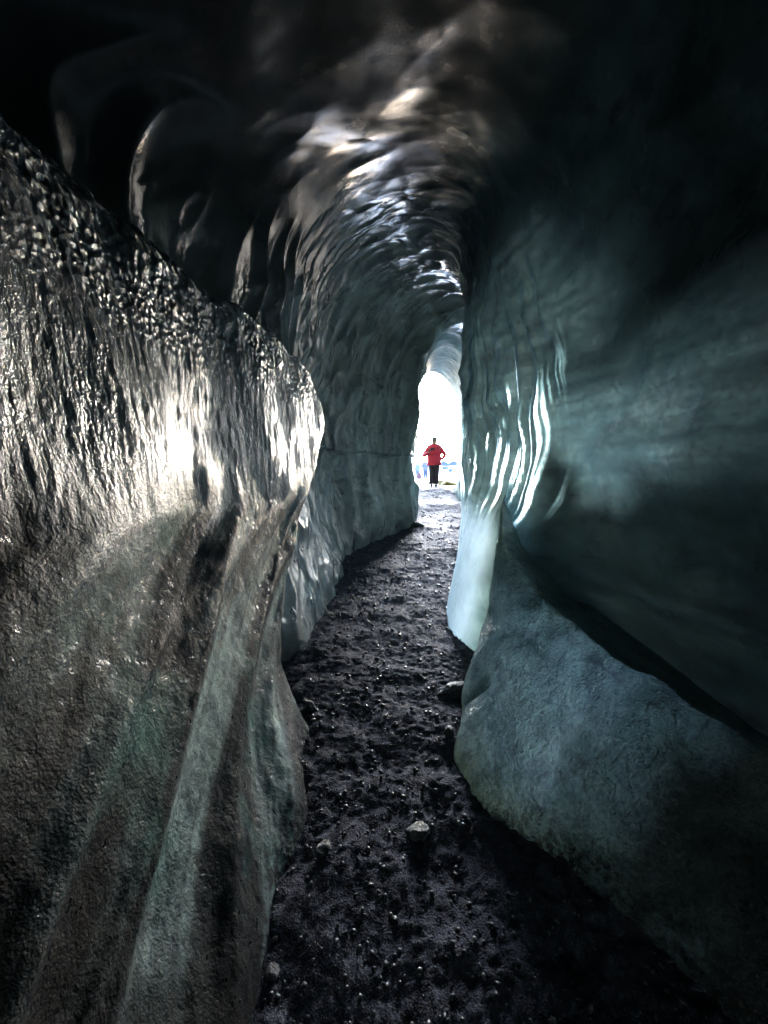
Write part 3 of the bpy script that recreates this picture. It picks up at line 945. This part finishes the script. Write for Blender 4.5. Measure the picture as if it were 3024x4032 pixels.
# ------------------------------------------------------------------ people
def skin_mesh(name, pts, edges, mat, parent=None, root=0, sub=1):
    """pts: list of (x, y, z, rx, ry); grown with the skin modifier and baked to a plain mesh"""
    me = bpy.data.meshes.new(name)
    me.from_pydata([p[:3] for p in pts], edges, [])
    o = bpy.data.objects.new(name, me)
    COL.objects.link(o)
    md = o.modifiers.new('skin', 'SKIN')
    if not me.skin_vertices:
        me.skin_vertices.new()
    for i_, p in enumerate(pts):
        sv = me.skin_vertices[0].data[i_]
        sv.radius = (p[3], p[4] if len(p) > 4 else p[3])
        sv.use_root = (i_ == root)
    md.use_smooth_shade = True
    sd = o.modifiers.new('sub', 'SUBSURF')
    sd.levels = sub; sd.render_levels = sub
    dg = bpy.context.evaluated_depsgraph_get()
    ev = o.evaluated_get(dg)
    nm = bpy.data.meshes.new_from_object(ev)
    o.modifiers.clear()
    o.data = nm
    bpy.data.meshes.remove(me)
    nm.name = name
    nm.materials.clear(); nm.materials.append(mat)
    if parent: o.parent = parent
    return o


M_SKIN = simple('skin', (0.30, 0.16, 0.11), 0.55)


def hand(prefix, wrist, direction, side, mat, parent, curl=0.5):
    """palm and five separate bent fingers as one mesh; direction = where the fingers point"""
    d = Vector(direction).normalized()
    s_ = Vector(side).normalized()
    nrm = d.cross(s_).normalized()
    w_ = Vector(wrist)
    pts = [(*w_, .026, .026), (*(w_ + d * .05), .034, .02), (*(w_ + d * .085), .034, .018)]
    edges = [(0, 1), (1, 2)]
    o = skin_mesh('hand', pts, edges, mat, parent)
    bm = bmesh.new(); bm.from_mesh(o.data)
    for k, (off, ln) in enumerate(((-.028, .062), (-.010, .075), (.010, .07), (.028, .055))):
        a = w_ + d * .08 + s_ * off
        b = a + d * ln * .5 + nrm * ln * .2 * curl
        e = b + (d * (1 - curl) + nrm * curl).normalized() * ln * .55
        for p, q, r0, r1 in ((a, b, .0095, .009), (b, e, .009, .007)):
            cone(bm, p, q, r0, r1)
    a = w_ + d * .03 - s_ * .028
    b = a - s_ * .03 + d * .03
    e = b + d * .03 + nrm * .012
    cone(bm, a, b, .011, .010); cone(bm, b, e, .010, .008)
    bm.to_mesh(o.data); bm.free()
    o.data.polygons.foreach_set('use_smooth', np.ones(len(o.data.polygons), bool))
    return o


def cone(bm, p, q, r0, r1, seg=8):
    ax = (q - p)
    L = ax.length
    rot = ax.to_track_quat('Z', 'Y').to_matrix().to_4x4()
    bmesh.ops.create_cone(bm, cap_ends=True, segments=seg, radius1=r0, radius2=r1, depth=L, matrix=Matrix.Translation((p + q) / 2) @ rot)
    bmesh.ops.create_icosphere(bm, subdivisions=1, radius=r1, matrix=Matrix.Translation(q))


def ball(name, loc, size, mat, parent, fn=None, sub=3):
    bm = bmesh.new()
    bmesh.ops.create_icosphere(bm, subdivisions=sub, radius=1.0)
    for v in bm.verts:
        p = v.co.copy()
        if fn: p = fn(p)
        v.co = Vector((p.x * size[0], p.y * size[1], p.z * size[2])) + Vector(loc)
    me = bpy.data.meshes.new(name)
    bm.to_mesh(me); bm.free()
    me.polygons.foreach_set('use_smooth', np.ones(len(me.polygons), bool))
    me.materials.append(mat)
    o = bpy.data.objects.new(name, me); COL.objects.link(o)
    o.parent = parent
    return o


def boxo(name, loc, size, mat, parent, bev=0.004, rot=(0, 0, 0)):
    bm = bmesh.new()
    bmesh.ops.create_cube(bm, size=1.0)
    for v in bm.verts:
        v.co = Vector((v.co.x * size[0], v.co.y * size[1], v.co.z * size[2]))
    bmesh.ops.bevel(bm, geom=bm.edges[:], offset=bev, segments=2, affect='EDGES')
    me = bpy.data.meshes.new(name)
    bm.to_mesh(me); bm.free()
    me.materials.append(mat)
    o = bpy.data.objects.new(name, me); COL.objects.link(o)
    o.location = loc; o.rotation_euler = rot
    if parent: o.parent = parent
    return o


def person(label, loc, rz, jacket, trousers, hat, pose, scale=1.0, group=None, hat_band=None, hood=False):
    """local frame: the figure faces -Y, its right hand is at -X"""
    r = bpy.data.objects.new('person', None)
    COL.objects.link(r)
    r.location = loc; r.rotation_euler = (0, 0, rz); r.scale = (scale,) * 3
    tag(r, label, 'person', group)
    re, rw, le, lw, ra, la = pose            # right elbow, wrist, left elbow, wrist, ankles
    # one continuous body under the clothes
    sh = 1.42
    pts = [(0, .01, .93, .13, .10), (0, 0, 1.12, .12, .09), (0, 0, 1.32, .15, .10), (0, .005, 1.44, .09, .08), (0, -.005, 1.52, .055, .055), (0, -.01, 1.60, .075, .085), (0, -.01, 1.69, .07, .08),
           (-.17, 0, sh, .055, .055), (*re, .042, .042), (*rw, .028, .028),
           (.17, 0, sh, .055, .055), (*le, .042, .042), (*lw, .028, .028),
           (-.09, 0, .86, .085, .085), (ra[0], ra[1] - .02, .48, .058, .058), (ra[0], ra[1], .08, .038, .04), (ra[0] - .015, ra[1] - .14, .04, .035, .03),
           (.09, 0, .86, .085, .085), (la[0], la[1] - .02, .48, .058, .058), (la[0], la[1], .08, .038, .04), (la[0] + .015, la[1] - .14, .04, .035, .03)]
    ed = [(0, 1), (1, 2), (2, 3), (3, 4), (4, 5), (5, 6), (3, 7), (7, 8), (8, 9), (3, 10), (10, 11), (11, 12), (0, 13), (13, 14), (14, 15), (15, 16), (0, 17), (17, 18), (18, 19), (19, 20)]
    body = skin_mesh('body', pts, ed, M_SKIN, r, 0)

    def face(p):
        q = p.copy()
        if p.z < -0.2:
            q.x *= 1 - 0.28 * min(1, (-p.z - .2) / .8)
            q.y = q.y - 0.10 * (-p.z - .2)
        return q
    hd = ball('head', (0, -.012, 1.60), (.092, .105, .124), M_SKIN, r, face)
    bm = bmesh.new()
    cone(bm, Vector((0, -.10, 1.615)), Vector((0, -.122, 1.585)), .012, .015)
    nose = bpy.data.meshes.new('nose'); bm.to_mesh(nose); bm.free(); nose.materials.append(M_SKIN)
    no = bpy.data.objects.new('nose', nose); COL.objects.link(no); no.parent = hd
    boxo('mouth', (0, -.098, 1.548), (.045, .012, .009), M_LIP, hd, .003)
    for sx in (-1, 1):
        ball('ear', (sx * .077, 0, 1.60), (.012, .022, .032), M_SKIN, hd, sub=2)
        ball('eye', (sx * .03, -.096, 1.62), (.013, .008, .008), M_DARK, hd, sub=2)
    # glasses
    if hat_band:
        g = boxo('sunglasses', (0, -.107, 1.622), (.125, .012, .034), M_DARK, r, .005)
    # knitted hat
    def dome(p):
        q = p.copy()
        if q.z < -0.15: q.z = -0.15
        return q
    hb = ball('hat', (0, -.002, 1.665), (.106, .118, .108), hat, r, dome)
    if hat_band:
        ball('headband', (0, -.004, 1.665), (.109, .122, .024), hat_band, hb, sub=3)
    # jacket: torso and sleeves in one quilted shell
    jp = [(0, .005, .82, .26, .18), (0, .005, .98, .265, .18), (0, 0, 1.14, .26, .18), (0, 0, 1.30, .265, .18), (0, .01, 1.42, .17, .13), (0, .012, 1.545, .105, .105),
          (-.19, .0, 1.405, .09, .09), (*re, .085, .085), (*(Vector(rw) * .92 + Vector(re) * .08), .05, .05),
          (.19, .0, 1.405, .09, .09), (*le, .085, .085), (*(Vector(lw) * .92 + Vector(le) * .08), .05, .05)]
    je = [(0, 1), (1, 2), (2, 3), (3, 4), (4, 5), (4, 6), (6, 7), (7, 8), (4, 9), (9, 10), (10, 11)]
    jk = skin_mesh('jacket', jp, je, jacket, r, 1, 2)
    boxo('zip', (0, -.158, 1.12), (.012, .012, .52), M_DARK, jk, .003)
    if hood:
        ball('hood', (0, .085, 1.50), (.125, .085, .085), jacket, jk, sub=3)
        boxo('backpack_strap', (-.11, -.142, 1.27), (.035, .02, .26), M_DARK, jk, .006)
        boxo('backpack_strap', (.11, -.142, 1.27), (.035, .02, .26), M_DARK, jk, .006)
    # trousers
    tp = [(0, .01, .90, .19, .14), (-.10, .005, .78, .13, .12), (ra[0], ra[1] - .02, .46, .115, .11), (ra[0], ra[1], .05, .10, .10), (.10, .005, .78, .13, .12), (la[0], la[1] - .02, .46, .115, .11), (la[0], la[1], .05, .10, .10)]
    skin_mesh('trousers', tp, [(0, 1), (1, 2), (2, 3), (0, 4), (4, 5), (5, 6)], trousers, r, 0, 2)
    for a in (ra, la):
        ball('boot', (a[0], a[1] - .06, .05), (.058, .14, .052), M_DARK, r, sub=3)
    return r


M_LIP = simple('lips', (0.35, 0.12, 0.10), 0.5)
M_DARK = simple('black_rubber', (0.015, 0.015, 0.018), 0.45)
M_RED = simple('red_shell_fabric', (0.55, 0.014, 0.035), 0.55)
M_BROWN = simple('dark_brown_trousers', (0.045, 0.028, 0.034), 0.8)
M_HAT = simple('charcoal_knit', (0.03, 0.032, 0.034), 0.9)
M_BAND = simple('grey_knit', (0.28, 0.28, 0.27), 0.9)
M_LAV = simple('lavender_fabric', (0.050, 0.046, 0.105), 0.7)
M_NAVY = simple('navy_trousers', (0.022, 0.024, 0.05), 0.8)
M_GLOVE = simple('brown_gloves', (0.055, 0.03, 0.025), 0.7)
M_PALE = simple('pale_grey_fabric', (0.075, 0.085, 0.08), 0.8)
M_BAG = simple('maroon_bag_cloth', (0.06, 0.010, 0.016), 0.7)

px0, py0 = 1708, 1917
X0 = (px0 - 1512) / 1514 * 14.0
gz = ground_z(X0, 14.0)
re, rw = (-.40, -.10, 1.06), (-.20, -.30, 1.22)
le, lw = (.40, .05, 1.12), (.23, -.08, .93)
p1 = person('person in a red hooded jacket standing in the cave mouth holding up a phone', (X0, 14.0, gz + .0), -0.10, M_RED, M_BROWN, M_HAT,
            (re, rw, le, lw, (-.085, 0), (.085, .03)), 1.0, None, M_BAND, True)
hand('hand', rw, (.5, -.25, .5), (.3, 0, -.6), M_GLOVE, p1, 0.6)
hand('hand', lw, (-.25, -.1, -1), (.4, -.8, 0), M_GLOVE, p1, 0.4)
ph_ = boxo('phone', (X0 - .10, 13.62, gz + 1.315), (.145, .012, .072), M_DARK, None, .004, (0, 0.1, 0))
tag(ph_, 'dark phone held sideways in the gloved hand of the person in red', 'phone')

x2, y2 = (1674 - 1512) / 1514 * 34, 34.0
p2 = person('person seen from behind in a lavender jacket and navy trousers, walking away on the snow', (x2, y2, -.50), math.pi - .1, M_LAV, M_NAVY, M_HAT,
            ((-.32, .02, 1.10), (-.36, -.10, .86), (.32, .02, 1.10), (.36, -.10, .86), (-.10, 0), (.10, .05)), 1.0)
hand('hand', (-.36, -.10, .86), (-.05, -.2, -1), (.2, .9, 0), M_SKIN, p2, .4)
hand('hand', (.36, -.10, .86), (.05, -.2, -1), (-.2, .9, 0), M_SKIN, p2, .4)
x3, y3 = (1643 - 1512) / 1514 * 38, 38.0
p3 = person('person in a pale grey jacket half hidden behind the left edge of the cave mouth', (x3, y3, -.50), math.pi + .5, M_PALE, M_NAVY, M_HAT,
            ((-.28, .02, 1.10), (-.30, -.06, .86), (.28, .02, 1.10), (.30, -.10, .86), (-.10, 0), (.10, .05)), 0.95)
hand('hand', (-.30, -.06, .86), (-.05, -.2, -1), (.2, .9, 0), M_SKIN, p3, .4)
hand('hand', (.30, -.10, .86), (.05, -.2, -1), (-.2, .9, 0), M_SKIN, p3, .4)
xb_, yb_ = (1651 - 1512) / 1514 * 33, 33.0
bag = bpy.data.objects.new('backpack', None); COL.objects.link(bag); bag.location = (xb_, yb_, -.50)
boxo('pack_body', (0, 0, .26), (.34, .22, .50), M_BAG, bag, .06)
boxo('pocket', (0, -.13, .18), (.26, .07, .24), M_BAG, bag, .03)
boxo('lid', (0, -.01, .53), (.32, .22, .08), M_BAG, bag, .03)
for sx in (-1, 1):
    boxo('strap', (sx * .09, .125, .28), (.05, .03, .42), M_DARK, bag, .01)
tag(bag, 'maroon backpack standing on the snow left of the person in lavender', 'backpack')
